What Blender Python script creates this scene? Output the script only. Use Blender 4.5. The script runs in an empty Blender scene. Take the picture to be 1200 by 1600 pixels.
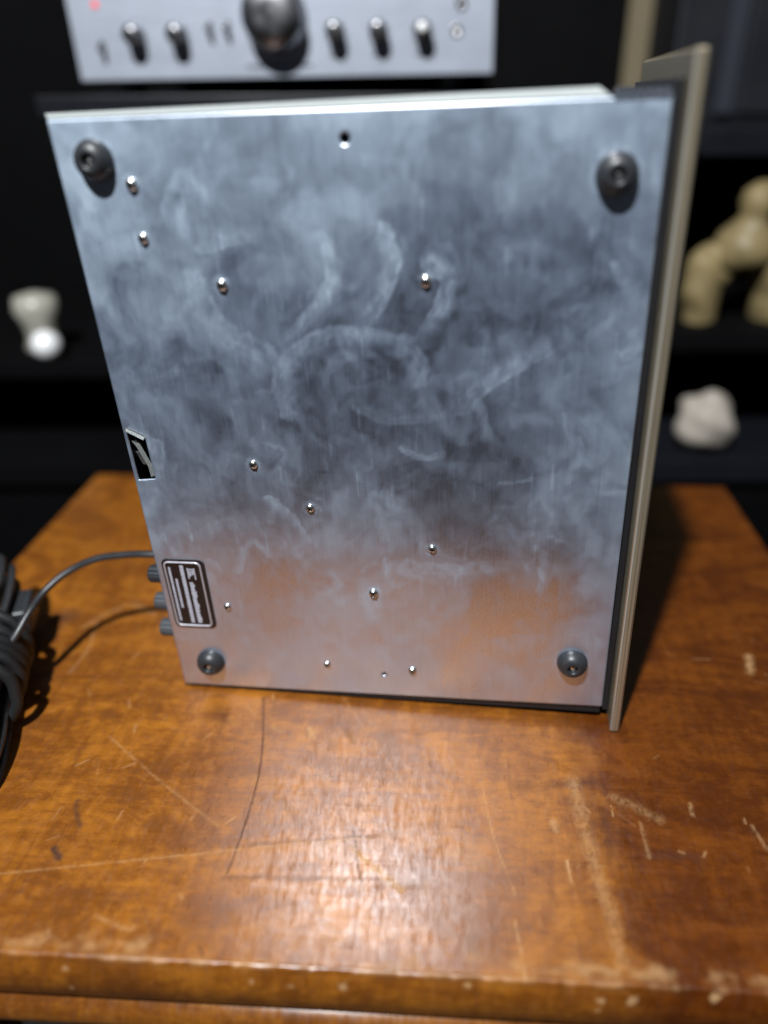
import bpy, bmesh, math, random
import numpy as np
from mathutils import Matrix, Vector, Euler
random.seed(7); rng = np.random.default_rng(11)
scene = bpy.context.scene
COL = scene.collection

# ------------------------------------------------------------------ camera, world, light
cam_d = bpy.data.cameras.new("camera"); cam = bpy.data.objects.new("camera", cam_d); COL.objects.link(cam)
cam_d.sensor_fit = 'VERTICAL'; cam_d.sensor_height = 36; cam_d.sensor_width = 27; cam_d.lens = 25.53
cam_d.shift_x = -.028717; cam_d.shift_y = -.018941
cam_d.clip_start = 0.02; cam_d.clip_end = 60
_f = Vector((0, .87819058, -.4783109)); _r = Vector((.99998448, -.00266524, -.00489344)); _u = _r.cross(_f)
M = Matrix.Identity(4)
for i in range(3):
    M[i][0] = _r[i]; M[i][1] = _u[i]; M[i][2] = -_f[i]
M.translation = Vector((0, 0, .39047)); cam.matrix_world = M
cam_d.dof.use_dof = True; cam_d.dof.focus_distance = .46; cam_d.dof.aperture_fstop = 1.6
scene.camera = cam

world = bpy.data.worlds.new("World"); scene.world = world; world.use_nodes = True
bg = world.node_tree.nodes["Background"]; bg.inputs[0].default_value = (.55, .75, 1.0, 1); bg.inputs[1].default_value = .032

def disc_lamp(name, loc, aim, power, size, col=(1, .97, .93)):
    d = bpy.data.lights.new(name, 'AREA'); d.shape = 'DISK'; d.size = size; d.energy = power; d.color = col
    o = bpy.data.objects.new(name, d); COL.objects.link(o); o.location = loc
    o.rotation_euler = (Vector(aim) - Vector(loc)).to_track_quat('-Z', 'Y').to_euler()
disc_lamp("ceiling_lamp", (-.40, -.50, 1.82), (0, .4, .1), 72, .075, (.97, .99, 1))
scene.view_settings.view_transform = 'Standard'; scene.view_settings.look = 'None'
scene.view_settings.exposure = .12; scene.view_settings.gamma = 1

# ------------------------------------------------------------------ helpers
class NT:
    """small node builder"""
    def __init__(s, name):
        s.m = bpy.data.materials.new(name); s.m.use_nodes = True; s.t = s.m.node_tree
        s.b = s.t.nodes["Principled BSDF"]; s.tc = s.t.nodes.new("ShaderNodeTexCoord")
    def n(s, typ, **kw):
        x = s.t.nodes.new(typ)
        for k, v in kw.items(): setattr(x, k, v)
        return x
    def link(s, a, b): s.t.links.new(a, b)
    def put(s, sock, v):
        if hasattr(v, 'is_output'): s.link(v, sock)
        else: sock.default_value = v
    def noise(s, scale=(1, 1, 1), sc=1.0, detail=4, rough=.55, dist=0.0, coord='Object', rot=0.):
        mp = s.n("ShaderNodeMapping"); mp.inputs['Rotation'].default_value = (0, 0, rot); mp.inputs['Scale'].default_value = scale
        s.link(s.tc.outputs[coord], mp.inputs[0])
        x = s.n("ShaderNodeTexNoise"); s.link(mp.outputs[0], x.inputs['Vector'])
        x.inputs['Scale'].default_value = sc; x.inputs['Detail'].default_value = detail
        x.inputs['Roughness'].default_value = rough; x.inputs['Distortion'].default_value = dist
        return x.outputs['Fac']
    def rng(s, v, a, b, c=0., d=1.):
        x = s.n("ShaderNodeMapRange"); s.put(x.inputs[0], v)
        for i, q in enumerate((a, b, c, d)): s.put(x.inputs[i + 1], q)
        return x.outputs[0]
    def math(s, op, a, b=0.):
        x = s.n("ShaderNodeMath", operation=op); s.put(x.inputs[0], a); s.put(x.inputs[1], b); return x.outputs[0]
    def mix(s, f, a, b, mode='MIX'):
        x = s.n("ShaderNodeMix", data_type='RGBA', blend_type=mode)
        s.put(x.inputs['Factor'], f); s.put(x.inputs['A'], a); s.put(x.inputs['B'], b); return x.outputs['Result']
    def attr(s, name):
        x = s.n("ShaderNodeAttribute"); x.attribute_name = name; return x.outputs['Fac']
    def set(s, **kw):
        for k, v in kw.items(): s.put(s.b.inputs[k.replace('_', ' ')], v)
        return s
    def bump(s, h, strength=.2, dist=.001):
        x = s.n("ShaderNodeBump"); x.inputs['Strength'].default_value = strength; x.inputs['Distance'].default_value = dist
        s.link(h, x.inputs['Height']); s.link(x.outputs[0], s.b.inputs['Normal'])

def rgb(r, g, b): return (r, g, b, 1)

def simple(name, col, rough=.5, metal=0., spec=.5, var=.25, sc=60, streak=(1, 1, 1), rvar=.1):
    k = NT(name)
    nz = k.noise(streak, sc, 4)
    c = k.mix(nz, rgb(*[v * (1 - var) for v in col]), rgb(*[min(1, v * (1 + var)) for v in col]))
    k.set(Base_Color=c, Roughness=k.rng(k.noise(streak, sc * .4, 3), .3, .7, rough - rvar, rough + rvar), Metallic=metal)
    k.b.inputs['Specular IOR Level'].default_value = spec
    return k.m

def mesh_obj(name, bm, mat, parent=None, smooth=False, angle=None):
    me = bpy.data.meshes.new(name)
    bmesh.ops.recalc_face_normals(bm, faces=bm.faces)
    bm.to_mesh(me); bm.free()
    return link_mesh(name, me, mat, parent, smooth)
def link_mesh(name, me, mat, parent=None, smooth=False):
    if mat and not me.materials: me.materials.append(mat)
    if smooth: me.polygons.foreach_set('use_smooth', [True] * len(me.polygons))
    o = bpy.data.objects.new(name, me); COL.objects.link(o)
    if parent: o.parent = parent
    return o
def tag(o, label=None, cat=None, group=None, kind=None):
    if label: o['label'] = label
    if cat: o['category'] = cat
    if group: o['group'] = group
    if kind: o['kind'] = kind
    return o
def empty(name, loc=(0, 0, 0), rz=0, mw=None):
    o = bpy.data.objects.new(name, None); COL.objects.link(o); o.empty_display_size = .02
    if mw is not None: o.matrix_world = mw
    else: o.location = loc; o.rotation_euler = (0, 0, rz)
    return o

def box(bm, x0, x1, y0, y1, z0, z1, bev=0., seg=2):
    r = bmesh.ops.create_cube(bm, size=1)
    for v in r['verts']:
        v.co = Vector((x0 + (v.co.x + .5) * (x1 - x0), y0 + (v.co.y + .5) * (y1 - y0), z0 + (v.co.z + .5) * (z1 - z0)))
    if bev:
        es = list({e for v in r['verts'] for e in v.link_edges})
        bmesh.ops.bevel(bm, geom=es, offset=bev, segments=seg, profile=.6, affect='EDGES')
    return bm
def mbox(name, mat, parent, x0, x1, y0, y1, z0, z1, bev=.0008, seg=2):
    return mesh_obj(name, box(bmesh.new(), x0, x1, y0, y1, z0, z1, bev, seg), mat, parent)
def lathe(prof, n=32, axis='-Y', bm=None, loc=(0, 0, 0), tilt=None, knurl=0.):
    """prof: (radius, height) list; revolved round an axis"""
    bm = bm or bmesh.new(); rings = []
    R = {'-Y': Matrix.Rotation(math.radians(90), 3, 'X'), 'Z': Matrix.Identity(3),
         '-X': Matrix.Rotation(math.radians(-90), 3, 'Y')}[axis]
    for (r, h) in prof:
        if r < 1e-7: rings.append([bm.verts.new(R @ Vector((0, 0, h)) + Vector(loc))]); continue
        ring = []
        for i in range(n):
            a = 2 * math.pi * i / n; rr = r * (1 + (knurl if i % 2 else 0))
            ring.append(bm.verts.new(R @ Vector((rr * math.cos(a), rr * math.sin(a), h)) + Vector(loc)))
        rings.append(ring)
    for A, B in zip(rings[:-1], rings[1:]):
        if len(A) == 1 and len(B) == 1: continue
        for i in range(n):
            j = (i + 1) % n
            if len(A) == 1: bm.faces.new((A[0], B[i], B[j]))
            elif len(B) == 1: bm.faces.new((A[i], A[j], B[0]))
            else: bm.faces.new((A[i], A[j], B[j], B[i]))
    return bm
def catmull(pts, per=12, closed=False):
    P = [Vector(p) for p in pts]; out = []; n = len(P)
    rngs = range(n) if closed else range(n - 1)
    for i in rngs:
        g = (lambda k: P[k % n]) if closed else (lambda k: P[max(0, min(n - 1, k))])
        p0, p1, p2, p3 = g(i - 1), g(i), g(i + 1), g(i + 2)
        for s in range(per):
            t = s / per
            out.append(.5 * ((2 * p1) + (-p0 + p2) * t + (2 * p0 - 5 * p1 + 4 * p2 - p3) * t * t + (-p0 + 3 * p1 - 3 * p2 + p3) * t ** 3))
    if not closed: out.append(P[-1].copy())
    return out
def tube(pts, rad, n=10, closed=False, bm=None, flat=1.0, twin=False):
    """sweep a (twin-core) round section along pts"""
    bm = bm or bmesh.new(); N = len(pts); rings = []
    up = Vector((0, 0, 1)); prev = None
    for i, p in enumerate(pts):
        t = (pts[(i + 1) % N] - pts[i - 1]) if closed else (pts[min(N - 1, i + 1)] - pts[max(0, i - 1)])
        t.normalize()
        if prev is None:
            a = up.cross(t)
            if a.length < 1e-4: a = Vector((1, 0, 0))
        else: a = prev - t * prev.dot(t)
        a.normalize(); b = t.cross(a); prev = a
        ring = []
        for k in range(n):
            th = 2 * math.pi * k / n
            rr = rad * (1 if not twin else (.72 + .28 * abs(math.cos(th)) ** .7))
            ring.append(bm.verts.new(p + a * (math.cos(th) * rr * flat) + b * (math.sin(th) * rr)))
        rings.append(ring)
    M_ = N if closed else N - 1
    for i in range(M_):
        A, B = rings[i], rings[(i + 1) % N]
        for k in range(n): bm.faces.new((A[k], A[(k + 1) % n], B[(k + 1) % n], B[k]))
    if not closed:
        bm.faces.new(rings[0][::-1]); bm.faces.new(rings[-1])
    return bm

# numpy noise / strokes for wear that has a shape of its own (smears, scratches)
def vnoise(x, y, seed):
    g = np.random.default_rng(seed).random((256, 256))
    xi = np.floor(x).astype(int); yi = np.floor(y).astype(int); fx = x - xi; fy = y - yi
    fx = fx * fx * (3 - 2 * fx); fy = fy * fy * (3 - 2 * fy)
    a = g[yi % 256, xi % 256]; b = g[yi % 256, (xi + 1) % 256]; c = g[(yi + 1) % 256, xi % 256]; d = g[(yi + 1) % 256, (xi + 1) % 256]
    return (a * (1 - fx) + b * fx) * (1 - fy) + (c * (1 - fx) + d * fx) * fy
def fbm(x, y, seed, octv=4, gain=.5):
    s = 0; a = 1; t = 0
    for o in range(octv):
        s = s + a * vnoise(x * 2 ** o + 13.7 * o, y * 2 ** o + 7.1 * o, seed + o); t += a; a *= gain
    return s / t
def stroke(X, Y, pts, w, soft=.6):
    """1 on a polyline of half-width w, falling to 0"""
    d = np.full(X.shape, 1e9)
    P = [(p.x, p.y) for p in catmull([(a, b, 0) for a, b in pts], 5)] if len(pts) > 2 else pts
    for (x0, y0), (x1, y1) in zip(P[:-1], P[1:]):
        dx, dy = x1 - x0, y1 - y0; L = dx * dx + dy * dy + 1e-9
        t = np.clip(((X - x0) * dx + (Y - y0) * dy) / L, 0, 1)
        d = np.minimum(d, np.hypot(X - x0 - t * dx, Y - y0 - t * dy))
    return np.clip((w * (1 + soft) - d) / (w * 2 * soft), 0, 1)
def grid_mesh(name, XYZ, attrs):
    """XYZ (rows, cols, 3) -> quad sheet with float point attributes"""
    r, c = XYZ.shape[:2]
    idx = np.arange(r * c).reshape(r, c)
    f = np.stack([idx[:-1, :-1], idx[:-1, 1:], idx[1:, 1:], idx[1:, :-1]], -1).reshape(-1, 4)
    return arr_mesh(name, XYZ.reshape(-1, 3), f, {k: v.reshape(-1) for k, v in attrs.items()})
def arr_mesh(name, V, F, attrs):
    me = bpy.data.meshes.new(name)
    me.vertices.add(len(V)); me.vertices.foreach_set('co', V.astype(np.float32).ravel())
    me.loops.add(F.size); me.loops.foreach_set('vertex_index', F.ravel().astype(np.int32))
    me.polygons.add(len(F)); me.polygons.foreach_set('loop_start', np.arange(0, F.size, 4, dtype=np.int32))
    me.polygons.foreach_set('loop_total', np.full(len(F), 4, dtype=np.int32))
    me.update(calc_edges=True)
    for k, v in attrs.items():
        a = me.attributes.new(k, 'FLOAT', 'POINT'); a.data.foreach_set('value', v.astype(np.float32))
    return me
# ------------------------------------------------------------------ materials
def plate_material():
    k = NT("smeared_steel")
    sm = k.attr('smear')
    fine = k.noise((1400, 1, 26), 1, 5, .6)             # brushed grain, running up the sheet
    fine2 = k.noise((420, 1, 10), 1, 3, .6)
    cloud = k.noise((1, 1, .8), 55, 5, .62, .8)
    s = k.math('ADD', sm, k.math('MULTIPLY', k.math('SUBTRACT', cloud, .5), .26))
    s = k.math('ADD', s, k.math('MULTIPLY', k.math('SUBTRACT', fine2, .5), .07))
    s = k.rng(s, 0, 1)
    metal = k.mix(fine, rgb(.74, .75, .78), rgb(.90, .91, .93))
    # zinc sheet under a film of dried dust: clear metal below, pale blue-grey film where smeared
    k.set(Base_Color=metal, Metallic=1., Roughness=k.math('ADD', k.rng(s, 0, 1, .27, .36), k.math('MULTIPLY', k.math('SUBTRACT', fine, .5), .12)))
    film = k.n("ShaderNodeBsdfPrincipled"); film.inputs['Metallic'].default_value = .4
    k.link(k.mix(1., k.mix(s, rgb(.19, .265, .43), rgb(.50, .62, .75)), k.mix(fine, rgb(.74, .74, .75), rgb(1.2, 1.2, 1.2)), 'MULTIPLY'), film.inputs['Base Color']); film.inputs['Roughness'].default_value = .58
    ms = k.n("ShaderNodeMixShader"); k.link(k.rng(s, 0, 1, .12, .84), ms.inputs[0]); k.link(k.b.outputs[0], ms.inputs[1]); k.link(film.outputs[0], ms.inputs[2])
    k.link(ms.outputs[0], k.t.nodes['Material Output'].inputs['Surface'])
    k.bump(fine, .06, .0004)
    return k.m
def brushed(name, col, rough, streak=(900, 900, 10), metal=1., var=.18):
    k = NT(name); n = k.noise(streak, 1, 4); m = k.noise((1, 1, 1), 30, 4)
    c = k.mix(n, rgb(*[v * (1 - var) for v in col]), rgb(*[min(1, v * (1 + var)) for v in col]))
    k.set(Base_Color=c, Metallic=metal, Roughness=k.math('ADD', k.rng(n, .3, .7, rough - .06, rough + .06), k.rng(m, .3, .7, -.05, .05)))
    return k.m
def wood_material(name='worn_varnished_wood', attrs=True, dark=1.):
    k = NT(name)
    g1 = k.noise((5, 13, 13), 1.8, 6, .62, 1.6)         # long figure along the board
    g2 = k.noise((40, 60, 60), 2.6, 5, .68, .6)
    g3 = k.noise((1, 1, 1), 9, 4, .6, .6)
    g4 = k.noise((9, 3, 3), 30, 5, .7, .3)
    spk = k.noise((1, .45, 1), 240, 3, .7)
    fl = k.noise((34, 7, 7), 2.2, 4, .6, 1., rot=-.75)
    gl = k.noise((2.2, 190, 190), 1.5, 4, .7, .25)
    v = k.math('ADD', k.math('MULTIPLY', k.math('SUBTRACT', gl, .5), .11), k.math('MULTIPLY', g1, .45))
    v = k.math('ADD', v, 0.)
    v = k.math('ADD', v, k.math('ADD', k.math('MULTIPLY', g2, .2), k.math('ADD', k.math('ADD', k.math('MULTIPLY', k.math('SUBTRACT', fl, .5), .20), k.math('MULTIPLY', g3, .24)), k.math('MULTIPLY', k.math('SUBTRACT', k.noise((1, 1.6, 1), 95, 4, .72, .8), .5), .17))))
    rp = k.n("ShaderNodeValToRGB"); e = rp.color_ramp.elements
    e[0].position = .22; e[0].color = rgb(.07 * dark, .023 * dark, .005 * dark)
    e[1].position = .70; e[1].color = rgb(.36 * dark, .138 * dark, .015 * dark)
    x = e.new(.405); x.color = rgb(.150 * dark, .046 * dark, .005 * dark)
    x = e.new(.52); x.color = rgb(.27 * dark, .094 * dark, .009 * dark)
    k.link(v, rp.inputs[0]); c = rp.outputs[0]
    haze = k.rng(g4, .5, .72, 0, .08)
    c = k.mix(haze, c, rgb(.25, .15, .09))
    c = k.mix(k.rng(spk, .68, .82, 0, .18), c, rgb(.38, .20, .075))
    c = k.mix(k.rng(k.noise((1, .5, 1), 130, 3, .7), .68, .78, 0, .3), c, rgb(.10, .04, .02))
    if attrs:
        c = k.mix(k.attr('right_shade'), c, k.mix(1., c, rgb(.46, .35, .32), 'MULTIPLY'))  # dimmer right side put into the wood colour
        dk = k.attr('dark_mark'); lt = k.attr('pale_mark')
        c = k.mix(k.rng(dk, 0, 1), c, rgb(.035, .022, .022))
        c = k.mix(k.rng(lt, 0, 1), c, rgb(.50, .31, .15))
    sx = k.noise((300, 14, 14), 1, 3, .6); sy = k.noise((14, 300, 14), 1, 3, .6)
    ro = k.math('ADD', .32, k.math('ADD', k.rng(g4, .35, .7, -.06, .14), k.math('ADD', k.rng(sx, .3, .7, -.03, .03), k.rng(sy, .3, .7, -.03, .03))))
    k.set(Base_Color=c, Roughness=ro); k.b.inputs['Specular IOR Level'].default_value = .7
    if attrs:
        k.put(k.b.inputs['Specular IOR Level'], k.math('MULTIPLY', k.math('MULTIPLY', k.rng(k.math('MAXIMUM', dk, lt), 0, .8, 1, .15), k.rng(k.noise((1.4, .5, 1), 260, 4, .7), .3, .62, .72, 1.)), .50))
    k.bump(k.math('ADD', k.math('ADD', sx, sy), k.math('MULTIPLY', g2, 1.0)), .005, .0005)
    return k.m
MAT = dict(
    plate=plate_material(),
    flange=brushed('bright_zinc_edge', (.38, .41, .41), .5, (1500, 8, 8), .25, .14),
    steel=brushed('dull_steel', (.5, .5, .5), .4),
    screw=brushed('nickel_screw', (.78, .77, .74), .27, (300, 300, 300), 1., .08),
    champagne=brushed('champagne_aluminium', (.46, .39, .28), .34, (1500, 900, 9), .7, .34),
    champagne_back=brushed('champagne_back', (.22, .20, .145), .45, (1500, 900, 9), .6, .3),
    black_steel=simple('black_painted_steel', (.012, .012, .014), .45, 0, .4),
    cavity=simple('black_inside', (.006, .006, .007), .8, 0, .2),
    rubber=simple('black_rubber', (.022, .024, .028), .42, 0, .5, .3, 300),
    cord=simple('grey_black_vinyl', (.020, .0215, .025), .38, 0, .7, .3, 120),
    tie=simple('black_cord_wrap', (.011, .012, .013), .5, 0, .5, .3, 200),
    label_black=simple('brown_black_label', (.016, .010, .009), .4, 0, .4, .3, 400),
    label_edge=brushed('label_aluminium', (.52, .52, .58), .35, (300, 300, 300), .5, .1),
    label_print=simple('pale_label_print', (.40, .41, .48), .5, 0, .4, .35, 1500),
    knob_grey=simple('grey_knob', (.05, .056, .066), .45, 0, .5),
    knob_black=simple('black_knob', (.02, .024, .03), .4, 0, .5),
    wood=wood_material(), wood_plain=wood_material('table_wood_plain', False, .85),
    rack=simple('black_lacquer', (.009, .0095, .013), .38, 0, .3, .3, 20),
    rack_matt=simple('black_board', (.0025, .0025, .003), .75, 0, .08, .3, 20),
    silver=brushed('silver_faceplate', (.42, .46, .54), .42, (6, 400, 400), .35, .06),
    knob_silver=brushed('turned_silver', (.40, .40, .42), .30, (80, 80, 80), 1., .15),
    knob_dark=brushed('dark_silver_knob', (.20, .20, .21), .28, (80, 80, 80), .9, .1),
    wall=simple('beige_wall', (.20, .165, .105), .85, 0, .2, .12, 4),
    floor=simple('dark_floor', (.012, .011, .010), .7, 0, .2, .3, 10),
    tan=simple('tan_carved_wood', (.22, .17, .08), .55, 0, .4, .6, 30),
    rock=simple('pale_stone', (.40, .36, .31), .7, 0, .3, .4, 40),
    pale=simple('pale_glaze', (.36, .35, .30), .35, 0, .5, .2, 30),
    white=simple('white_glaze', (.93, .94, .95), .12, 0, .6, .02, 30),
    speaker=simple('black_speaker_vinyl', (.010, .011, .015), .5, 0, .4, .3, 20),
    grille=simple('blue_black_grille', (.030, .033, .045), .8, 0, .2, .3, 300),
)
MAT['glint_white'] = brushed('white_glint', (.93, .94, .95), .10, (20, 20, 20), .05, .01)  # near-white, hardly metallic colour that stands in for bright glints
_k = NT('red_indicator'); _k.set(Base_Color=rgb(.5, .03, .03), Roughness=.3)
_k.b.inputs['Emission Color'].default_value = rgb(1, .06, .08); _k.b.inputs['Emission Strength'].default_value = .9
MAT['led'] = _k.m

# ------------------------------------------------------------------ setting: floor, back wall
bm = bmesh.new(); box(bm, -4, 4, -4, 3, -.62, -.60); tag(mesh_obj('floor', bm, MAT['floor']), kind='structure')
bm = bmesh.new(); box(bm, -4, 4, 1.492, 1.60, -.60, 2.6); tag(mesh_obj('wall', bm, MAT['wall']), kind='structure')

# ------------------------------------------------------------------ table
TYAW = -.0556
table = tag(empty('wooden_table', (0, 0, 0), TYAW), 'worn orange brown varnished wooden table with moulded front edge', 'table')
XL, XR, YF, YB = -.4155, .3115, .2052, .7448
a = np.arange(XL, XR + 1e-6, .001)
b_dense = np.arange(YF + .0026, .53, .001); b_far = np.linspace(.53, YB, 60)
rows = [(b, 0.) for b in b_far[::-1]] + [(b, 0.) for b in b_dense[::-1]]
for i in range(1, 9):                                    # small rounded arris, then an ovolo face that swells out and turns under
    th = math.radians(90 * i / 8); rows.append((YF + .0026 - .0026 * math.sin(th), -.0026 + .0026 * math.cos(th)))
for i in range(1, 36):
    t = i / 35; rows.append((YF - .0045 * math.sin(math.pi * min(1, t * 1.08)) ** .8 + .004 * max(0, t - .8) / .2, -.0026 - .0364 * t))
rows = np.array(rows)
A, B = np.meshgrid(a, rows[:, 0]); Z = np.repeat(rows[:, 1][:, None], len(a), 1)
Sd = np.where(Z < -.0012, YF + Z, B)                      # unrolled coordinate for the wear
wob = .0016 * (fbm(A * 260, B * 40, 5) - .5) * (np.abs(Z) > .0005) * (Z > -.012)
dark = np.zeros_like(A); pale = np.zeros_like(A)
DARK = [
 ([(-134.0, 393.6), (-122.7, 340.4), (-120.0, 300.1), (-122.4, 255.0)],0.61,0.75),
 ([(-229.6, 265.5), (-223.8, 260.0)],1.78,0.90),
 ([(-230.7, 298.5), (-228.1, 291.1), (-221.1, 281.4)],1.47,0.55),
 ([(-335.1, 445.2), (-334.7, 465.7), (-325.8, 481.6)],9.11,0.60),
 ([(-285.9, 628.3), (-280.0, 654.8)],8.75,0.35),
 ([(-125.4, 252.6), (-79.7, 254.4), (-35.9, 256.2)],1.14,0.30),
 ([(-114.1, 273.7), (-72.8, 279.2), (-38.5, 283.4)],1.19,0.30),
 ([(-125.6, 214.4), (-122.3, 209.4)],0.88,0.60),
 ([(-53.1, 285.3), (-48.9, 266.6), (-43.1, 248.7)],0.44,0.60),
 ([(-170.4, 241.2), (-159.9, 229.0), (-150.7, 215.8)],0.75,0.25),
 ([(44.5, 322.6), (81.9, 327.0), (96.6, 329.2)],2.98,0.30),
 ([(99.5, 299.5), (99.5, 278.1)],2.03,0.30),
 ([(-4.4, 304.9), (0.1, 279.4)],2.49,0.20),
 ([(120.0, 279.1), (149.4, 278.5)],2.73,0.30),
 ([(-101.7, 305.8), (-86.1, 288.1)],2.10,0.20),
 ([(-69.1, 365.7), (-62.2, 354.5)],2.09,0.35),
 ([(-165.3, 382.4), (-156.3, 367.4)],3.85,0.35),
]
LIGHT = [
 ([(-252.9, 248.6), (-217.9, 254.2), (-146.4, 265.9), (-72.5, 277.9), (-38.4, 282.6)],0.67,0.40),
 ([(-233.4, 351.9), (-184.1, 316.5), (-136.9, 285.6)],0.81,0.30),
 ([(-52.0, 273.5), (-37.2, 262.0), (-21.6, 249.7)],1.57,0.75),
 ([(84.3, 329.6), (86.3, 296.6), (89.6, 263.6), (92.8, 241.7), (93.4, 215.2)],3.66,0.36),
 ([(40.5, 235.6), (42.4, 219.0), (43.8, 205.1)],0.36,0.80),
 ([(26.0, 319.3), (31.4, 285.2), (41.9, 249.9)],0.42,0.50),
 ([(73.1, 272.7), (73.9, 259.8)],0.77,0.80),
 ([(240.2, 457.0), (234.7, 438.5)],2.86,0.80),
 ([(-94.5, 365.6), (-91.2, 357.6)],1.63,0.70),
 ([(-186.8, 227.0), (-166.6, 221.1), (-164.0, 223.2)],1.09,0.35),
 ([(-78.9, 402.8), (-21.0, 314.5)],0.74,0.25),
 ([(-53.4, 310.5), (-25.2, 286.7), (26.1, 264.4)],0.63,0.25),
 ([(68.3, 298.0), (68.9, 293.5)],2.03,0.50),
 ([(108.9, 318.5), (133.3, 303.4)],2.94,0.30),
 ([(188.5, 301.7), (191.8, 284.7)],1.01,0.40),
 ([(121.0, 300.6), (121.4, 277.1)],1.02,0.35),
 ([(155.3, 316.0), (154.3, 306.7)],1.04,0.50),
 ([(105.6, 311.2), (105.5, 304.3)],0.62,0.60),
 ([(-209.0, 217.9), (-206.7, 214.7)],1.07,0.50),
 ([(-121.5, 366.1), (-113.5, 360.6)],1.17,0.30),
 ([(-290.4, 413.5), (-288.8, 443.5), (-297.9, 475.9)],1.53,0.30),
 ([(-305.0, 467.1), (-279.5, 499.0), (-252.0, 486.8)],2.21,0.30),
]
Am, Bm = A * 1000, Sd * 1000
wig = (fbm(Am * .25, Bm * .25, 90) - .5)
wig2 = (fbm(Am * .9, Bm * .9, 95) - .5)
for pts, w, s in DARK:
    px = np.array([p[0] for p in pts]); py = np.array([p[1] for p in pts]); mg = 14
    m = (Am > px.min() - mg) & (Am < px.max() + mg) & (Bm > py.min() - mg) & (Bm < py.max() + mg)
    w_ = max(w, .6); q = stroke(Am[m] + wig2[m] * min(6, w * 1.6), Bm[m] + wig[m] * min(8, w * 1.6), pts, w_, .7 if w < 3 else .9)
    q *= np.clip(.8 + 1.2 * (vnoise(Am[m] * .8, Bm[m] * .8, 3) - .2), 0, 1); dark[m] = np.maximum(dark[m], q * s)
for pts, w, s in LIGHT:
    px = np.array([p[0] for p in pts]); py = np.array([p[1] for p in pts]); mg = 10
    m = (Am > px.min() - mg) & (Am < px.max() + mg) & (Bm > py.min() - mg) & (Bm < py.max() + mg)
    w_ = max(w, .5); q = stroke(Am[m] + wig2[m] * min(5, w * 1.5), Bm[m] + wig[m] * min(5, w * 1.5), pts, w_, .7)
    q *= np.clip(.4 + 1.6 * (vnoise(Am[m] * .7, Bm[m] * .5, 8) - .2), 0, 1); pale[m] = np.maximum(pale[m], q * s * .7)
rr = np.random.default_rng(21)
for i in range(120):                                     # scattered short scratches, nicks and dents
    x0 = rr.uniform(-280, 250); y0 = rr.uniform(209, 510); ang = rr.normal(90, 22) if rr.random() < .7 else rr.uniform(0, 180)
    L = rr.uniform(1.5, 9) * (1.8 if rr.random() < .12 else 1); w = rr.uniform(.3, .75)
    p = [(x0, y0), (x0 + L * math.cos(math.radians(ang)), y0 + L * math.sin(math.radians(ang)))]
    m = (np.abs(Am - x0) < 20) & (np.abs(Bm - y0) < 20); q = stroke(Am[m], Bm[m], p, w, .7) * rr.uniform(.08, .34)
    if rr.random() < .72: pale[m] = np.maximum(pale[m], q)
    else: dark[m] = np.maximum(dark[m], q * .8)
edge = np.exp(-((Sd - YF - .001) / .0025) ** 2) * np.clip((fbm(A * 90, A * 0 + 3, 44) - .42) * 5, 0, 1)
pale = np.maximum(pale, edge * .25)                       # rubbed arris
band = np.exp(-((Sd - YF - .008) / .005) ** 2) * np.clip((fbm(A * 70, B * 90, 54) - .5) * 4, 0, 1); pale = np.maximum(pale, band * .4)
for cx, sy, w in ((-.194, -.0069, 3.2), (-.192, -.019, 2.6), (-.049, -.008, 4.6), (.081, -.0084, 4.2), (.0805, -.014, 2.6), (.097, -.008, 5.), (.015, -.005, 3.2), (.138, -.0035, 5.5), (-.096, -.008, 2.6), (-.076, -.009, 2.)):
    d = np.hypot((Am - cx * 1000) + wig2 * 5, (Bm - (YF + sy) * 1000) * 1.1 + wig * 5); pale = np.maximum(pale, np.clip((w * .5 - d) / 1.2 + .5, 0, 1) * .6)
# dimmer light on the right, painted as darker wood past the pale line
right_dim = np.clip((A - .098 - (Sd - .25) * -.07 + (fbm(A * 60, Sd * 60, 71) - .5) * .03) / .03 + .5, 0, 1)
me = grid_mesh('tabletop', np.stack([A, B + wob, Z], -1)[:, ::-1], {'dark_mark': dark[:, ::-1], 'pale_mark': pale[:, ::-1], 'right_shade': right_dim[:, ::-1]})
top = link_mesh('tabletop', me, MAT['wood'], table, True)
mbox('tabletop_core', MAT['wood_plain'], top, XL + .001, XR - .001, YF + .020, YB - .001, -.0388, -.0015, .0)
bm = bmesh.new()                                         # lower torus moulding that stands out under the top
prof = [(YF + .03, -.0392)]
for i in range(15):
    th = math.radians(90 - 180 * i / 14); prof.append((YF + .008 - .0135 * math.cos(th), -.0515 + .0122 * math.sin(th)))
prof.append((YF + .03, -.0638)); xs = (XL - .006, XR + .006); V = [[bm.verts.new((x, y, z)) for (y, z) in prof] for x in xs]
for i in range(len(prof) - 1): bm.faces.new((V[0][i], V[0][i + 1], V[1][i + 1], V[1][i]))
bm.faces.new(V[0][::-1]); bm.faces.new(V[1])
mesh_obj('edge_moulding', bm, MAT['wood_plain'], table, True)
mbox('apron', MAT['wood_plain'], table, XL + .03, XR - .03, YF + .035, YB - .03, -.14, -.0645, .002)
for x in (XL + .035, XR - .085):
    for y in (YF + .04, YB - .085):
        bm = bmesh.new(); box(bm, x, x + .05, y, y + .05, -.599, -.1405, .002)
        for v in bm.verts:
            if v.co.z < -.4: v.co.x = x + .025 + (v.co.x - x - .025) * .6; v.co.y = y + .025 + (v.co.y - y - .025) * .6
        mesh_obj('leg', bm, MAT['wood_plain'], table)

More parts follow.
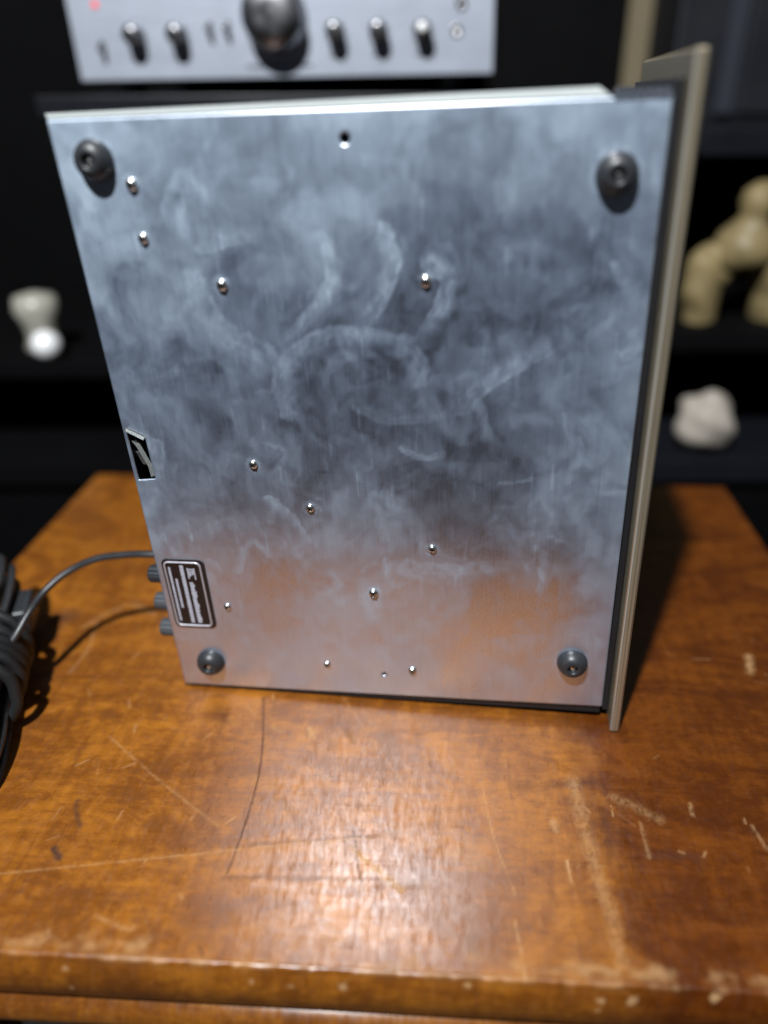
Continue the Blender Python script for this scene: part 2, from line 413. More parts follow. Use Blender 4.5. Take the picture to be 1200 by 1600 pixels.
# ------------------------------------------------------------------ the amplifier, stood on its end, underside to the camera
U = Vector((.99252807, -.11776018, .03194636)); V_ = Vector((-.03173171, .00369773, .99948959)); Yv = V_.cross(U)
M = Matrix.Identity(4)
for i in range(3): M[i][0] = U[i]; M[i][1] = Yv[i]; M[i][2] = V_[i]
M.translation = Vector((-.17254760, .41224142, .0016))
amp = tag(empty('amplifier', mw=M), 'hi-fi amplifier standing on its end with bare smeared metal underside facing out', 'amplifier')
W, H0, H1 = .3066, .0020, .3796
SM = [
 ([(139.0, 314.3), (140.7, 302.7), (134.2, 289.1), (120.1, 275.1), (103.0, 256.6)],3.8,0.50),
 ([(168.3, 323.4), (173.5, 307.2), (167.0, 288.8), (150.8, 269.5)],4.7,0.62),
 ([(193.1, 307.9), (203.1, 298.6), (199.4, 283.4), (186.0, 264.0)],5.2,0.68),
 ([(106.9, 221.3), (104.8, 241.3), (116.3, 258.5), (139.4, 268.5), (166.4, 266.6), (183.1, 254.9), (185.2, 241.7)],5.4,0.42),
 ([(133.7, 225.6), (129.5, 241.4), (140.1, 254.8), (158.6, 256.7)],3.3,0.25),
 ([(177.0, 262.2), (185.5, 251.1), (181.5, 239.8)],6.5,0.45),
 ([(208.7, 226.4), (223.2, 241.9), (247.4, 256.8), (265.7, 268.2)],6.0,0.42),
 ([(214.2, 241.8), (217.9, 222.5), (228.1, 200.4)],5.5,0.30),
 ([(174.2, 199.4), (185.6, 193.7), (197.9, 197.8)],2.3,0.50),
 ([(86.4, 162.0), (99.5, 149.6), (108.9, 131.5)],3.1,0.45),
 ([(57.4, 106.6), (71.2, 130.1), (88.9, 109.0)],2.7,0.35),
 ([(174.7, 112.7), (199.8, 110.2), (224.6, 114.8), (249.0, 117.4)],7.4,0.36),
 ([(259.8, 127.6), (259.4, 82.2)],3.0,0.40),
 ([(238.3, 53.8), (263.9, 58.1)],7.3,0.25),
 ([(158.9, 118.6), (163.4, 99.4), (174.3, 103.0)],2.3,0.35),
 ([(18.6, 198.9), (16.0, 181.0)],5.3,0.35),
 ([(72.2, 318.6), (101.1, 322.4)],5.7,0.40),
 ([(53.7, 336.8), (64.5, 352.0), (75.4, 345.6), (73.8, 331.6)],2.6,0.35),
 ([(287.5, 304.0), (293.5, 291.0)],2.6,0.50),
 ([(301.2, 354.2), (302.3, 340.1)],2.5,0.35),
 ([(296.9, 256.8), (304.5, 263.9)],3.8,0.45),
 ([(60.9, 296.8), (73.2, 271.6), (99.2, 256.6), (118.0, 256.7)],7.3,0.30),
 ([(149.0, 225.8), (171.3, 218.0), (201.3, 222.3)],3.7,0.25),
 ([(135.4, 319.2), (139.6, 309.4)],4.4,0.35),
 ([(231.6, 177.1), (254.2, 181.1)],1.1,0.35),
 ([(257.5, 262.2), (282.5, 287.8)],6.7,0.22),
 ([(150.6, 247.3), (165.4, 249.2)],7.2,-0.35),
 ([(147.4, 299.2), (144.8, 289.0)],3.5,-0.30),
 ([(181.6, 288.7), (177.4, 271.2)],4.2,-0.35),
 ([(214.2, 278.1), (223.0, 256.7)],8.8,-0.40),
 ([(201.0, 202.0), (238.7, 194.3)],7.5,-0.30),
 ([(279.2, 287.9), (290.5, 270.9)],8.5,-0.30),
 ([(111.6, 200.5), (137.9, 183.6)],11.8,-0.25),
]
gx = np.linspace(0, W, 308); gz = np.linspace(H0, H1, 380)
X, Zp = np.meshgrid(gx, gz); Xm, Zm = X * 1000, Zp * 1000
w1 = fbm(Xm * .035, Zm * .03, 201); w2 = fbm(Xm * .035, Zm * .03, 211)
big = fbm(Xm * .016 + w1 * 1.2, Zm * .014 + w2 * 1.2, 221, 3)
mid = fbm(Xm * .045 + w1 * 2.5, Zm * .033 + w2 * 2.5, 231, 4)
fin = fbm(Xm * .13 + w1 * 4, Zm * .11 + w2 * 4, 241, 3)
streak = fbm(Xm * .9, Zm * .05, 251, 2)
sm = .29 + .70 * (big - .5) + .45 * (mid - .5) + .34 * (fin - .5) + .05 * (streak - .5)
top_h = np.clip((Zm - 300) / 80, 0, 1); lef = np.clip((60 - Xm) / 60, 0, 1); rig = np.clip((Xm - 270) / 31, 0, 1)
sm *= np.clip(.7 + Zm / 300, 0, 1)
sm -= .16 * np.exp(-((Xm - 175) / 85) ** 2 - ((Zm - 250) / 70) ** 2)
sm += .34 * top_h + .22 * lef * np.clip(Zm / 260, 0, 1) + .16 * rig                 # film share raised towards the top and side edges
wx = (fbm(Xm * .12, Zm * .12, 261) - .5); wz = (fbm(Xm * .12, Zm * .12, 271) - .5)
add = np.zeros_like(X); wx2 = fbm(Xm * .4, Zm * .3, 265) - .5
def wipe(pts, w, hard=1, taper=.55):
    """a dragged fingertip: one crisp side, one feathered, tapering tail, faint lines along the drag"""
    P = [(p.x, p.y) for p in catmull([(a_, b_, 0) for a_, b_ in pts], 8)] if len(pts) > 2 else [tuple(np.array(pts[0]) + (np.array(pts[1]) - np.array(pts[0])) * t) for t in np.linspace(0, 1, 8)]
    px = [p[0] for p in P]; py = [p[1] for p in P]; mg = w * 2.5 + 6
    m = (Xm > min(px) - mg) & (Xm < max(px) + mg) & (Zm > min(py) - mg) & (Zm < max(py) + mg)
    x = Xm[m] + wx[m] * 4 + wx2[m] * 2; z = Zm[m] + wz[m] * 4 + wx2[m] * 3
    best = np.full(x.shape, 1e9); sd_ = np.zeros(x.shape); tt = np.zeros(x.shape); n_ = len(P) - 1
    for k_, ((x0, y0), (x1, y1)) in enumerate(zip(P[:-1], P[1:])):
        dx, dy = x1 - x0, y1 - y0; L = dx * dx + dy * dy + 1e-9
        t = np.clip(((x - x0) * dx + (z - y0) * dy) / L, 0, 1); ex, ey = x - x0 - t * dx, z - y0 - t * dy
        d = np.hypot(ex, ey); up_ = d < best; best = np.where(up_, d, best)
        sd_ = np.where(up_, np.sign(dx * ey - dy * ex) * d, sd_); tt = np.where(up_, (k_ + t) / n_, tt)
    ww = w * (1 - taper * tt); s_ = sd_ * hard / ww
    q = np.where(s_ > 0, np.clip((1.08 - s_) / .22, 0, 1), np.clip((1.5 + s_) / 1.3, 0, 1))
    q *= np.clip((1.05 - tt) / .35, .45, 1) * (.72 + .5 * (vnoise(s_ * 5 + 40, tt * 3 + w * 9, 17) - .3)) * (.55 + .45 * np.clip(3 * (fbm(x * .35, z * .2, 281, 2) - .3), 0, 1))
    return m, np.clip(q * (best < ww * 1.6), 0, 1)
for i_, (pts, w, s) in enumerate(SM):
    m, q = wipe(pts, w * 1.15, 1 if i_ % 2 else -1, .3); s *= .95
    if s > 0: add[m] = np.maximum(add[m], q * s)
    else: add[m] += np.clip(q, 0, 1) * s * .5
r6 = np.random.default_rng(77)
for i_ in range(85):                                     # many fainter dabs and wipes
    x0, z0 = r6.uniform(8, 298), r6.uniform(95, 372); an = r6.normal(1.3, .7); L = r6.uniform(5, 26); cu = r6.normal(0, .5)
    pts = [(x0, z0), (x0 + L * .5 * math.cos(an), z0 + L * .5 * math.sin(an)), (x0 + L * math.cos(an + cu), z0 + L * math.sin(an + cu))]
    m, q = wipe(pts, r6.uniform(1.2, 5.5), 1 if r6.random() < .5 else -1); v_ = r6.uniform(.06, .24) * (1 if r6.random() < .75 else -.8)
    if v_ > 0: add[m] = np.maximum(add[m], q * v_)
    else: add[m] += q * v_ * .6
for hx, hz in ((21, 360), (284, 347), (25, 25), (283, 41), (38, 349), (78, 297), (190, 297), (80, 187), (113, 157), (190, 129), (150, 93)):
    d = np.hypot(Xm - hx, Zm - hz); R0 = 11.5 if hx in (21, 284, 25, 283) else 4.2
    add += .22 * np.exp(-((d - R0) / 1.1) ** 2) * (fbm(Xm * .4, Zm * .4, 401, 2) > .42)
sm = np.clip(sm * (1 - .3 * np.clip(add, 0, 1)) + add * 1.0, 0, 1)
r3 = np.random.default_rng(5)
for i in range(140):                                     # hairline scratches along the grain
    x0, z0 = r3.uniform(10, 295), r3.uniform(20, 360); L = r3.uniform(3, 16); dx = r3.normal(0, .6)
    m = (np.abs(Xm - x0) < 6) & (np.abs(Zm - z0) < 20); q = stroke(Xm[m], Zm[m], [(x0, z0), (x0 + dx, z0 - L)], .5, .7) * r3.uniform(.06, .22)
    sm[m] = np.clip(sm[m] + q, 0, 1.2)
SLOT = [(1.5, 211.), (13.3, 204.8), (13.9, 175.4), (2.2, 174.4)]
HOLES = [(152.7, 366.6, 2.7), (152.8, 21.4, 1.8)]
def in_poly(x, y, P):
    c = np.zeros(x.shape, bool); n = len(P)
    for i in range(n):
        (x1, y1), (x2, y2) = P[i], P[(i + 1) % n]
        c ^= ((y1 > y) != (y2 > y)) & (x < (x2 - x1) * (y - y1) / (y2 - y1 + 1e-12) + x1)
    return c
cx = (Xm[:-1, :-1] + Xm[1:, 1:]) / 2; cz = (Zm[:-1, :-1] + Zm[1:, 1:]) / 2
kill = in_poly(cx, cz, SLOT)
for hx, hz, hr in HOLES: kill |= np.hypot(cx - hx, cz - hz) < hr
rr_, cc_ = Xm.shape
touch = np.zeros((rr_, cc_), int)
for dz in (0, 1):
    for dx in (0, 1): touch[dz:rr_ - 1 + dz, dx:cc_ - 1 + dx] += kill
onb = (touch > 0) & (touch < 4)
Xs, Zs = Xm.copy(), Zm.copy()
for j, i in zip(*np.nonzero(onb)):                       # pull the ragged rim onto the true outline
    p = np.array([Xm[j, i], Zm[j, i]]); best = None
    for hx, hz, hr in HOLES:
        d = p - (hx, hz); L = np.hypot(*d)
        if L < hr + 2: best = np.array((hx, hz)) + d / L * hr
    if best is None:
        bd = 1e9
        for q in range(4):
            a0, a1 = np.array(SLOT[q]), np.array(SLOT[(q + 1) % 4]); t = np.clip(np.dot(p - a0, a1 - a0) / np.dot(a1 - a0, a1 - a0), 0, 1)
            c = a0 + t * (a1 - a0); dd = np.hypot(*(p - c))
            if dd < bd: bd, best = dd, c
    Xs[j, i], Zs[j, i] = best
idx = np.arange(rr_ * cc_).reshape(rr_, cc_)
F = np.stack([idx[:-1, :-1], idx[:-1, 1:], idx[1:, 1:], idx[1:, :-1]], -1)[~kill]
warp = .0004 * (fbm(Xm * .012, Zm * .012, 301, 2) - .5)
P = np.stack([Xs / 1000, warp, Zs / 1000], -1).reshape(-1, 3)
me = arr_mesh('bottom_plate', P, F.reshape(-1, 4), {'smear': sm.ravel()})
bm = bmesh.new(); bm.from_mesh(me)
loose = [v for v in bm.verts if not v.link_faces]; bmesh.ops.delete(bm, geom=loose, context='VERTS')
be = [e for e in bm.edges if e.is_boundary]
ex = bmesh.ops.extrude_edge_only(bm, edges=be)
for v in [g for g in ex['geom'] if isinstance(g, bmesh.types.BMVert)]: v.co.y += .0013
bm.to_mesh(me); bm.free()
plate = link_mesh('bottom_plate', me, MAT['plate'], amp)

# bright flange folded back along the top edge
bm = bmesh.new(); top_l = []; N = 60
def flange_pt(x, s):                                     # s 0 at the fold, 1 at the free edge
    dep = .0062; zt = .3818 + (x / .278) * .0018
    return Vector((x - .0045 * s * (1 - x / .278), .0004 + dep * s, H1 + (zt - H1) * s))
V0 = []
for i in range(N + 1):
    x = .0005 + (.2780) * i / N; e = max(0, (x - .2740) / .0045)
    smax = math.sqrt(max(0, 1 - e * e)) if e > 0 else 1
    V0.append([bm.verts.new(flange_pt(x, smax * s)) for s in (0, .5, 1)])
for i in range(N):
    for j in range(2): bm.faces.new((V0[i][j], V0[i + 1][j], V0[i + 1][j + 1], V0[i][j + 1]))
bmesh.ops.remove_doubles(bm, verts=bm.verts, dist=1e-6)
r = bmesh.ops.solidify(bm, geom=bm.faces[:], thickness=-.0009)
mesh_obj('top_flange', bm, MAT['flange'], amp)
bm = bmesh.new()
r = [bm.verts.new(p) for p in ((.2800, -.0002, H1 - .0012), (.3062, -.0002, H1 - .0012), (.3056, .0004, .3832), (.2805, .0004, .3836))]; bm.faces.new(r)
bmesh.ops.solidify(bm, geom=bm.faces[:], thickness=-.0009); mesh_obj('corner_tab', bm, MAT['plate'], amp)

# black sleeve behind the plate (hollow behind the slot), rear panel and front sub panel
bm = bmesh.new(); box(bm, .016, .3045, .0030, .126, .0005, .3785, .001); mesh_obj('chassis', bm, MAT['cavity'], amp)
bm = bmesh.new()
V = [bm.verts.new(p) for p in ((-.0012, .0016, -.0012), (.3055, .0016, -.0050), (.3055, .0016, .0021), (-.0012, .0016, .0075))]
bm.faces.new(V); rr2 = bmesh.ops.extrude_face_region(bm, geom=bm.faces[:])
for v in [g for g in rr2['geom'] if isinstance(g, bmesh.types.BMVert)]: v.co.y += .124
mesh_obj('side_cover', bm, MAT['black_steel'], amp)
mbox('side_cover', MAT['black_steel'], amp, .0015, .3050, .0100, .126, .3788, .3815, .0008)
mbox('rear_panel', MAT['black_steel'], amp, .0004, .0018, .0016, .126, .001, .379, .0003)
mbox('sub_panel', MAT['black_steel'], amp, .3075, .3112, .0022, .127, -.003, .3865, .0006)
fp = mbox('front_panel', MAT['champagne'], amp, .3117, .3181, -.0107, .1325, -.0110, .3978, .0013, 1)
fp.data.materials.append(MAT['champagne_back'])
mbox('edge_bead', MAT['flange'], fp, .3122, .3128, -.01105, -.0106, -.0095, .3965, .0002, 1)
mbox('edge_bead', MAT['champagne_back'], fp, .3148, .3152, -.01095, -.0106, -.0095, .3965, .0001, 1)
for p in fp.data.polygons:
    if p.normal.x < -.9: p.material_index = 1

# strap seen through the slot
bm = bmesh.new()
pts = [(.0030, .0026, .2010), (.0056, .0020, .1975), (.0108, .0012, .1840), (.0112, .0012, .1765)]
L_ = [bm.verts.new(Vector(p) + Vector((-.0006, 0, -.0004))) for p in pts]; R_ = [bm.verts.new(Vector(p) + Vector((.0026, -.0004, .0012)) ) for p in pts]
for i in range(3): bm.faces.new((L_[i], R_[i], R_[i + 1], L_[i + 1]))
bmesh.ops.solidify(bm, geom=bm.faces[:], thickness=.0008); mesh_obj('slot_tab', bm, MAT['flange'], amp)
bm = bmesh.new()                                         # lip turned in at the top of the slot
r = [bm.verts.new(p) for p in ((.0022, -.0002, .2106), (.0133, -.0002, .2048), (.0131, -.0026, .2036), (.0030, -.0026, .2094))]; bm.faces.new(r)
bmesh.ops.solidify(bm, geom=bm.faces[:], thickness=.0006); mesh_obj('slot_lip', bm, MAT['flange'], amp)
bm = bmesh.new(); box(bm, .0035, .0085, .0045, .0056, .1835, .1925, .0004)
for v in bm.verts: v.co.x += (v.co.z - .188) * -.35
mesh_obj('slot_clip', bm, MAT['steel'], amp)

# rubber feet, each with a sunk screw
foot_prof = [(.0103, .0), (.0103, .0014), (.0099, .0030), (.0089, .0052), (.0074, .0070), (.0056, .0080), (.0042, .0083), (.0034, .0079), (.0031, .0071), (.0030, .0036), (.0, .0036)]
foot_me = None
for (x, z) in ((.0210, .3606), (.2845, .3470), (.0246, .0252), (.2835, .0410)):
    if foot_me is None:
        f = mesh_obj('rubber_foot', lathe(foot_prof, 40), MAT['rubber'], amp, True); foot_me = f.data
        s = mesh_obj('foot_screw', lathe([(.0026, .0037), (.0026, .0050), (.0021, .0060), (.0010, .0065), (0, .0066)], 20), MAT['screw'], f, True); fs_me = s.data
    else:
        f = bpy.data.objects.new('rubber_foot', foot_me); COL.objects.link(f); f.parent = amp
        s = bpy.data.objects.new('foot_screw', fs_me); COL.objects.link(s); s.parent = f
    f.location = (x, 0, z)

# dome-headed screws with a cross recess
def screw_bm(r):
    bm = lathe([(r, 0), (r * .98, r * .22), (r * .84, r * .5), (r * .6, r * .68), (r * .3, r * .77), (0, r * .79)], 24)
    return bm
scr_me = {}
for (x, z, r) in ((38.3, 348.6, 3.4), (38.6, 321.8, 3.0), (78.4, 296.6, 3.4), (190.6, 297.4, 3.4), (80.1, 187.3, 2.9), (113, 157.2, 2.9), (189.9, 129.4, 2.8), (149.5, 92.7, 3.3), (45.3, 76.1, 2.6), (111.8, 28.1, 2.6), (173.3, 26.3, 3.1)):
    if r not in scr_me:
        o = mesh_obj('screw', screw_bm(r / 1000), MAT['screw'], amp, True); scr_me[r] = o.data
        bm = bmesh.new()
        for k in range(2):
            hw, hl = (.00045, r * .00060) if k == 0 else (r * .00060, .00045)
            box(bm, -hw, hw, -r * .00081, -r * .00076, -hl, hl)
        q = mesh_obj('recess', bm, MAT['cavity'], o); scr_me[(r, 'q')] = q.data
    else:
        o = bpy.data.objects.new('screw', scr_me[r]); COL.objects.link(o); o.parent = amp
        q = bpy.data.objects.new('recess', scr_me[(r, 'q')]); COL.objects.link(q); q.parent = o
    o.location = (x / 1000, 0, z / 1000); o.rotation_euler = (0, random.uniform(0, 1.5), 0)

# rating label: black plate, raised rounded rim, worn print turned on its side
def rrect(x0, x1, z0, z1, r, y, n=6):
    out = []
    for cx_, cz_, a0 in ((x1 - r, z1 - r, 0), (x0 + r, z1 - r, 90), (x0 + r, z0 + r, 180), (x1 - r, z0 + r, 270)):
        for i in range(n + 1):
            a_ = math.radians(a0 + 90 * i / n); out.append(Vector((cx_ + r * math.cos(a_), y, cz_ + r * math.sin(a_))))
    return out
LX0, LX1, LZ0, LZ1 = .0042, .0345, .0566, .1144
bm = bmesh.new(); vs = [bm.verts.new(p) for p in rrect(LX0, LX1, LZ0, LZ1, .0042, -.0007)]; f = bm.faces.new(vs)
e = bmesh.ops.extrude_face_region(bm, geom=[f])
for v in [g for g in e['geom'] if isinstance(g, bmesh.types.BMVert)]: v.co.y += .0009
lab = mesh_obj('rating_label', bm, MAT['label_black'], amp)
mesh_obj('label_rim', tube(rrect(LX0 + .0020, LX1 - .0030, LZ0 + .0020, LZ1 - .0022, .0032, -.0008, 8), .00075, 8, True), MAT['label_edge'], lab, True)
bm = bmesh.new(); r4 = random.Random(3)
def print_col(x0, x1, z0, z1, ragged=0.):                # one line of print too worn to read
    z = z1
    while z > z0:
        h = r4.uniform(.0008, .0022); g = r4.uniform(.0001, .0003)
        jx = r4.uniform(0, ragged)
        box(bm, x0 + r4.uniform(0, .0002), x1 - jx, -.00082, -.00068, max(z0, z - h), z); z -= h + g
print_col(.0082, .0099, .0625, .1080)
print_col(.0117, .0134, .0740, .0985)
print_col(.0166, .0193, .0612, .1098)
print_col(.0215, .0252, .0612, .0960, .0012)
box(bm, .0216, .0226, -.00082, -.00068, .0990, .1078); box(bm, .0262, .0271, -.00082, -.00068, .0985, .1076)
box(bm, .0228, .0260, -.00082, -.00068, .1062, .1072); box(bm, .0228, .0242, -.00082, -.00068, .1012, .1055); box(bm, .0246, .0260, -.00082, -.00068, .1024, .1058)
tag(mesh_obj('label_print', bm, MAT['label_print'], lab), kind='stuff')

# terminals at the rear
for (z, y, mt, r, l) in ((.0905, .016, 'knob_black', .0066, .0150), (.0680, .014, 'knob_grey', .0064, .0142), (.0455, .012, 'knob_grey', .0066, .0138)):
    bm = lathe([(0, 0), (r * .7, 0), (r * .7, .0012), (r, .0014), (r, l - .0008), (r * .9, l), (0, l)], 36, '-X', knurl=-.06)
    o = mesh_obj('terminal_knob', bm, MAT[mt], amp); o.location = (0, y, z)
    if mt == 'knob_black': o['label'] = 'black terminal knob'

# ------------------------------------------------------------------ power cord
cord = tag(empty('power_cord', (-.31, .40, 0)), 'dark grey power cord tied in a coiled bundle left of the amplifier', 'power cord')
def cobj(name, bm, mat, smooth=True):
    for v in bm.verts: v.co -= Vector((-.31, .40, 0))
    return mesh_obj(name, bm, mat, cord, smooth)
lead = [(-.155, .4580, .089), (-.1924, .4572, .090), (-.2159, .4593, .0885), (-.2414, .4601, .084), (-.2626, .4541, .076), (-.2757, .4408, .068), (-.2815, .4240, .061), (-.288, .408, .050), (-.302, .398, .036), (-.312, .39, .03)]
cobj('lead', tube(catmull(lead, 10), .0031, 12, twin=True), MAT['cord'])
P0, P1 = Vector((-.279, .290, .0)), Vector((-.345, .508, .0)); ax = (P1 - P0).normalized(); sd = Vector((ax.y, -ax.x, 0)).normalized()
r5 = random.Random(9)
def bundle_loop(h, half, off, s0, s1, ph):
    c = (P0 + P1) / 2; L = (P1 - P0).length; pts = []
    for i in range(14):
        t = 2 * math.pi * i / 14 + ph
        al = math.cos(t); la = math.sin(t)
        along = (s0 + (s1 - s0) * (al * .5 + .5)) * L
        pinch = .45 + .55 * min(1, abs(al) ** 1.3)       # the wraps squeeze the middle
        if abs(al) > .85: pinch *= .9
        pts.append(P0 + ax * along + sd * (la * half * pinch + off) + Vector((0, 0, h + r5.uniform(-.002, .002) + .006 * math.sin(t * 2 + ph))))
    return catmull(pts, 8, True)
for (h, half, off, s0, s1) in ((.006, .024, .004, .02, .95), (.013, .021, -.004, -.03, .98), (.020, .023, .006, .05, .93), (.027, .018, -.002, -.01, .99), (.034, .022, .003, .04, .96), (.041, .019, .000, -.04, .94), (.047, .015, .005, .03, .97), (.053, .017, -.003, .0, 1.0)):
    cobj('cord_loop', tube(bundle_loop(h, half, off, s0, s1, r5.uniform(-.1, .1)), .0032, 10, True, twin=True), MAT['cord'])
for i in range(6):                                       # the tail wound round the waist
    c = P0 + ax * (.235 * (.34 + .052 * i)) + Vector((0, 0, .0315)); pts = []
    for q in range(20):
        t = 2 * math.pi * q / 20
        pts.append(c + sd * (math.cos(t) * (.0285 + r5.uniform(-.0006, .0006))) + Vector((0, 0, math.sin(t) * .0285)) + ax * (.005 * math.sin(t + i)))
    cobj('cord_wrap', tube(catmull(pts, 3, True), .0040, 10, True), MAT['tie'])
bm = bmesh.new(); box(bm, -.009, .009, -.017, .017, -.011, .011, .004, 3)
for v in bm.verts: v.co = Matrix.Rotation(math.atan2(-ax.x, ax.y), 3, 'Z') @ v.co + P0 + ax * .172 + sd * .019 + Vector((0, 0, .034))
plug = cobj('plug', bm, MAT['rubber'])

# ------------------------------------------------------------------ rack behind the table
rack = tag(empty('shelf_rack', (0, 1.02, -.6)), 'black lacquered rack of shelves standing behind the table', 'rack')
def rk(name, x0, x1, y0, y1, z0, z1, mat='rack', bev=.002):
    return mbox(name, MAT[mat], rack, x0, x1, y0 - 1.02, y1 - 1.02, z0 + .6, z1 + .6, bev)
rk('shelf_board', -.442, .345, .97, 1.46, .372, .394)
rk('shelf_board', -.425, .331, .98, 1.46, .345, .365)
rk('shelf_board', -1.05, -.4205, .985, 1.46, .042, .0670, 'rack_matt')
rk('shelf_board', -.4095, 1.1, .985, 1.46, .076, .1025, 'rack_matt')
rk('shelf_board', -1.05, -.381, .955, 1.46, -.115, -.080, 'rack_matt')
rk('shelf_board', -.380, 1.1, .955, 1.46, -.115, -.080)
rk('shelf_board', .345, 1.1, 1.06, 1.46, .320, .352)
rk('base_panel', -1.05, 1.1, .97, 1.46, -.598, -.118, 'rack_matt')
rk('upright', -.4200, -.4100, 1.0, 1.46, -.0795, .3445, 'rack_matt')
for x in (.30, 1.07): rk('upright', x, x + .03, 1.05, 1.46, .1030, .3445 if x < .3 else (.3715 if x < 1 else .3195), 'rack_matt')
for x in (-1.04, 1.07): rk('upright', x, x + .03, 1.05, 1.46, -.0795, .0415 if x < 0 else .0755, 'rack_matt')
rk('back_panel', -1.2, .365, 1.462, 1.48, -.597, 1.0, 'rack_matt')
rk('back_panel', .3655, 1.2, 1.462, 1.48, -.597, .335, 'rack_matt')

# silver amplifier on the rack
SW, SH = .4915, .150
sil = tag(empty('amplifier', (-.394, 1.00, .3965), 0), 'silver stereo amplifier with big round volume knob on black shelf behind', 'amplifier')
mbox('case', MAT['black_steel'], sil, .012, SW - .012, .0065, .36, .014, SH - .004, .002)
mbox('front_panel', MAT['silver'], sil, 0, SW, 0, .006, .0125, SH, .0012)
for x in (.05, SW - .05):
    for y in (.04, .30):
        o = mesh_obj('foot', lathe([(0, -.0018), (.013, -.0018), (.015, .014), (0, .014)], 20, 'Z'), MAT['rubber'], sil, True); o.location = (x, y, 0)
def kn(name, x, z, r, l, mat, cap=None):
    o = mesh_obj(name, lathe([(r * 1.02, .0002), (r * 1.02, l * .12), (r * .95, l * .16), (r * .93, l * .9), (r * .86, l), (r * .3, l * 1.01), (0, l * 1.01)], 36), MAT[mat], sil, True)
    o.location = (x, 0, z); return o
kn('volume_knob', .238, .0735, .0365, .030, 'knob_silver')
for x in (.074, .124, .307, .357, .408):
    k_ = kn('small_knob', x, .0575, .0108, .022, 'knob_dark')
    mbox('pointer', MAT['white'], k_, -.0006, .0006, -.0186, -.0179, .002, .008, 0)
for x, z in ((.033, .0435), (.161, .061), (.182, .061)):
    o = mbox('lever_switch', MAT['knob_dark'], sil, -.0022, .0022, -.014, 0, -.002, .006, .001); o.location = (x, 0, z)
    mbox('switch_slot', MAT['cavity'], o, -.003, .003, -.0007, .0005, -.008, .009, 0)
for x, z in ((.453, .083), (.448, .057)):
    o = mesh_obj('jack', lathe([(.0062, .0002), (.0062, .002), (.0042, .0022), (.0036, .0005), (0, .0005)], 24), MAT['knob_dark'] if z > .07 else MAT['steel'], sil, True); o.location = (x, 0, z)
o = mesh_obj('indicator_lamp', lathe([(.0035, .0002), (.0030, .0016), (0, .0022)], 16), MAT['led'], sil, True); o.location = (.033, 0, .0885)

bm = bmesh.new(); r7 = random.Random(4)
for x in (.074, .124, .307, .357, .408):                 # scale ticks round the knobs and lettering too small to read
    for q in range(9):
        t = math.radians(-130 + 260 * q / 8); cx_, cz_ = x + .0150 * math.sin(t), .0575 + .0150 * math.cos(t)
        box(bm, cx_ - .0005, cx_ + .0005, -.0004, .0002, cz_ - .0012, cz_ + .0012)
    u_ = x - .008
    while u_ < x + .008: w_ = r7.uniform(.0009, .002); box(bm, u_, u_ + w_, -.0004, .0002, .0322, .0346); u_ += w_ + .0006
u_ = .20
while u_ < .276: w_ = r7.uniform(.0012, .003); box(bm, u_, u_ + w_, -.0004, .0002, .0225, .0258); u_ += w_ + .0009
tag(mesh_obj('panel_print', bm, MAT['knob_black'], sil), kind='stuff')
o = mesh_obj('glint_cap', lathe([(.0062, 0), (.0058, .0022), (.0046, .0040), (.0026, .0052), (0, .0056)], 24), MAT['glint_white'], k_, True); o.location = (0, -.0221, .001)  # pale dome added to give the last knob a bright glint
sil.rotation_euler = (0, -.012, 0)
# things on the shelves, all far out of focus
spk = tag(empty('loudspeaker', (.404, 1.285, .3525)), 'black loudspeaker cabinet on the shelf at upper right', 'loudspeaker')
mbox('cabinet', MAT['speaker'], spk, 0, .27, .012, .165, 0, .42, .004)
mbox('grille', MAT['grille'], spk, .072, .1, .0, .0115, .012, .40, .003)
mbox('baffle', MAT['speaker'], spk, .105, .265, .004, .0115, .012, .40, .003)

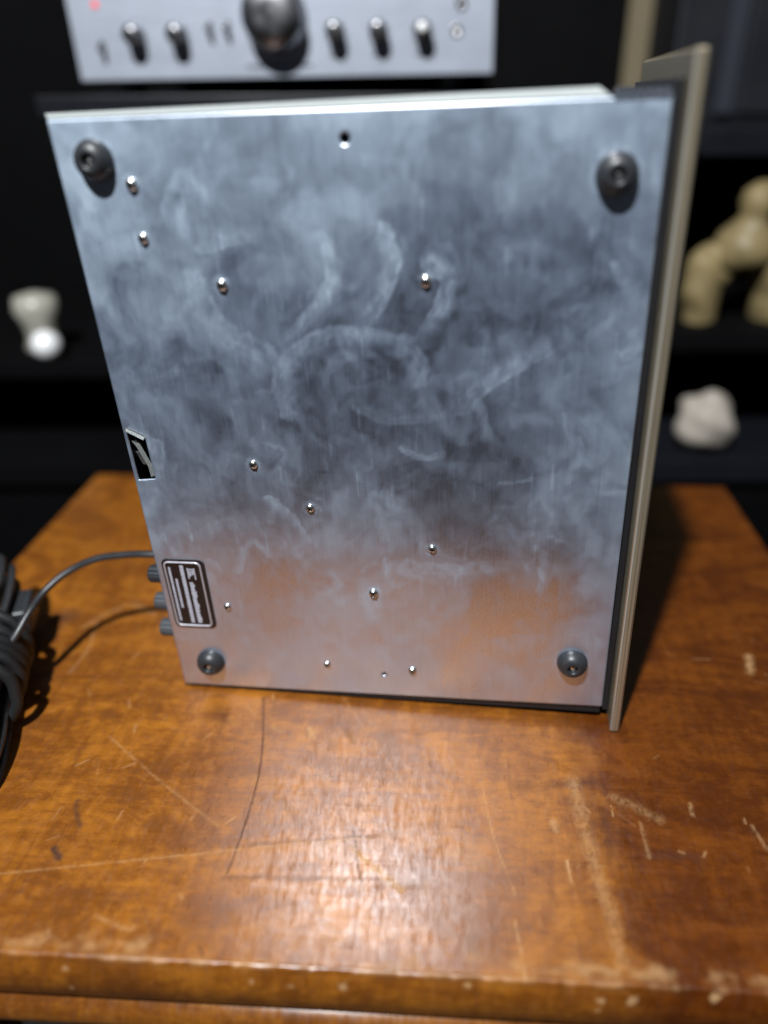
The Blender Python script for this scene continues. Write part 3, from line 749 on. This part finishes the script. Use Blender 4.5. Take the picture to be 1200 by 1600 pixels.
fig = tag(empty('carved_ornament', (.462, 1.05, .1030)), 'tan carved arched ornament on the shelf right of the amplifier', 'ornament')
arch = catmull([(-.045, 0, 0), (-.049, 0, .045), (-.036, 0, .082), (.0, 0, .100), (.034, 0, .085), (.05, 0, .045), (.052, 0, 0)], 8)
bm = tube(arch, .027, 18)
for v in bm.verts:
    n_ = .004 * math.sin(60 * v.co.x + 40 * v.co.z) + .0018 * math.sin(140 * v.co.z + 90 * v.co.x + 70 * v.co.y); v.co.x += n_; v.co.y += n_ * .7
    if v.co.z > .06: v.co.z += .01 * math.sin(70 * v.co.x)
mesh_obj('arch', bm, MAT['tan'], fig, True)
bm = lathe([(0, .07), (.040, .078), (.046, .100), (.036, .122), (.023, .138), (.020, .146), (.024, .160), (.020, .176), (.010, .186), (0, .188)], 24, 'Z')
for v in bm.verts: n_ = .004 * math.sin(110 * v.co.z + 80 * v.co.x) ; v.co.x += n_ + (v.co.z - .1) * .12; v.co.y += n_
mesh_obj('bust', bm, MAT['tan'], fig, True)
fig2 = tag(empty('carved_ornament', (.575, 1.06, .1030)), 'second tan carved ornament partly cut by the right edge', 'ornament')
bm = lathe([(0, 0), (.05, 0), (.054, .02), (.045, .06), (.03, .085), (.036, .1), (.02, .12), (0, .125)], 20, 'Z'); mesh_obj('body', bm, MAT['tan'], fig2, True)

bm = bmesh.new(); bmesh.ops.create_icosphere(bm, subdivisions=4, radius=.042)
for v in bm.verts:
    d = v.co.normalized(); n_ = 1 + .14 * math.sin(4 * d.x + 2 * d.z) * math.cos(3 * d.y + 1) + .05 * math.sin(7 * d.z + 3 * d.x) + .02 * math.sin(17 * d.y + 11 * d.x)
    v.co = Vector((d.x * 1.0, d.y * .9, d.z * 1.05)) * .042 * n_
zmin = min(v.co.z for v in bm.verts)
o = mesh_obj('pale_rock', bm, MAT['rock'], None, True); o.location = (.437, 1.00, -.0795 - zmin)
tag(o, 'lumpy pale stone on the low shelf at right', 'stone')

orn = tag(empty('ceramic_ornament', (-.533, 1.03, .0675)), 'small pale ornament with a white ball standing in for a bright glint on the left shelf', 'ornament')
mesh_obj('body', lathe([(0, 0), (.022, 0), (.026, .010), (.020, .026), (.024, .044), (.031, .062), (.027, .080), (0, .087)], 24, 'Z'), MAT['pale'], orn, True)
bm = bmesh.new(); bmesh.ops.create_uvsphere(bm, u_segments=24, v_segments=16, radius=.020); o = mesh_obj('ball', bm, MAT['glint_white'], orn, True); o.location = (.020, -.036, .0205)  # white ball in place of a blurred highlight
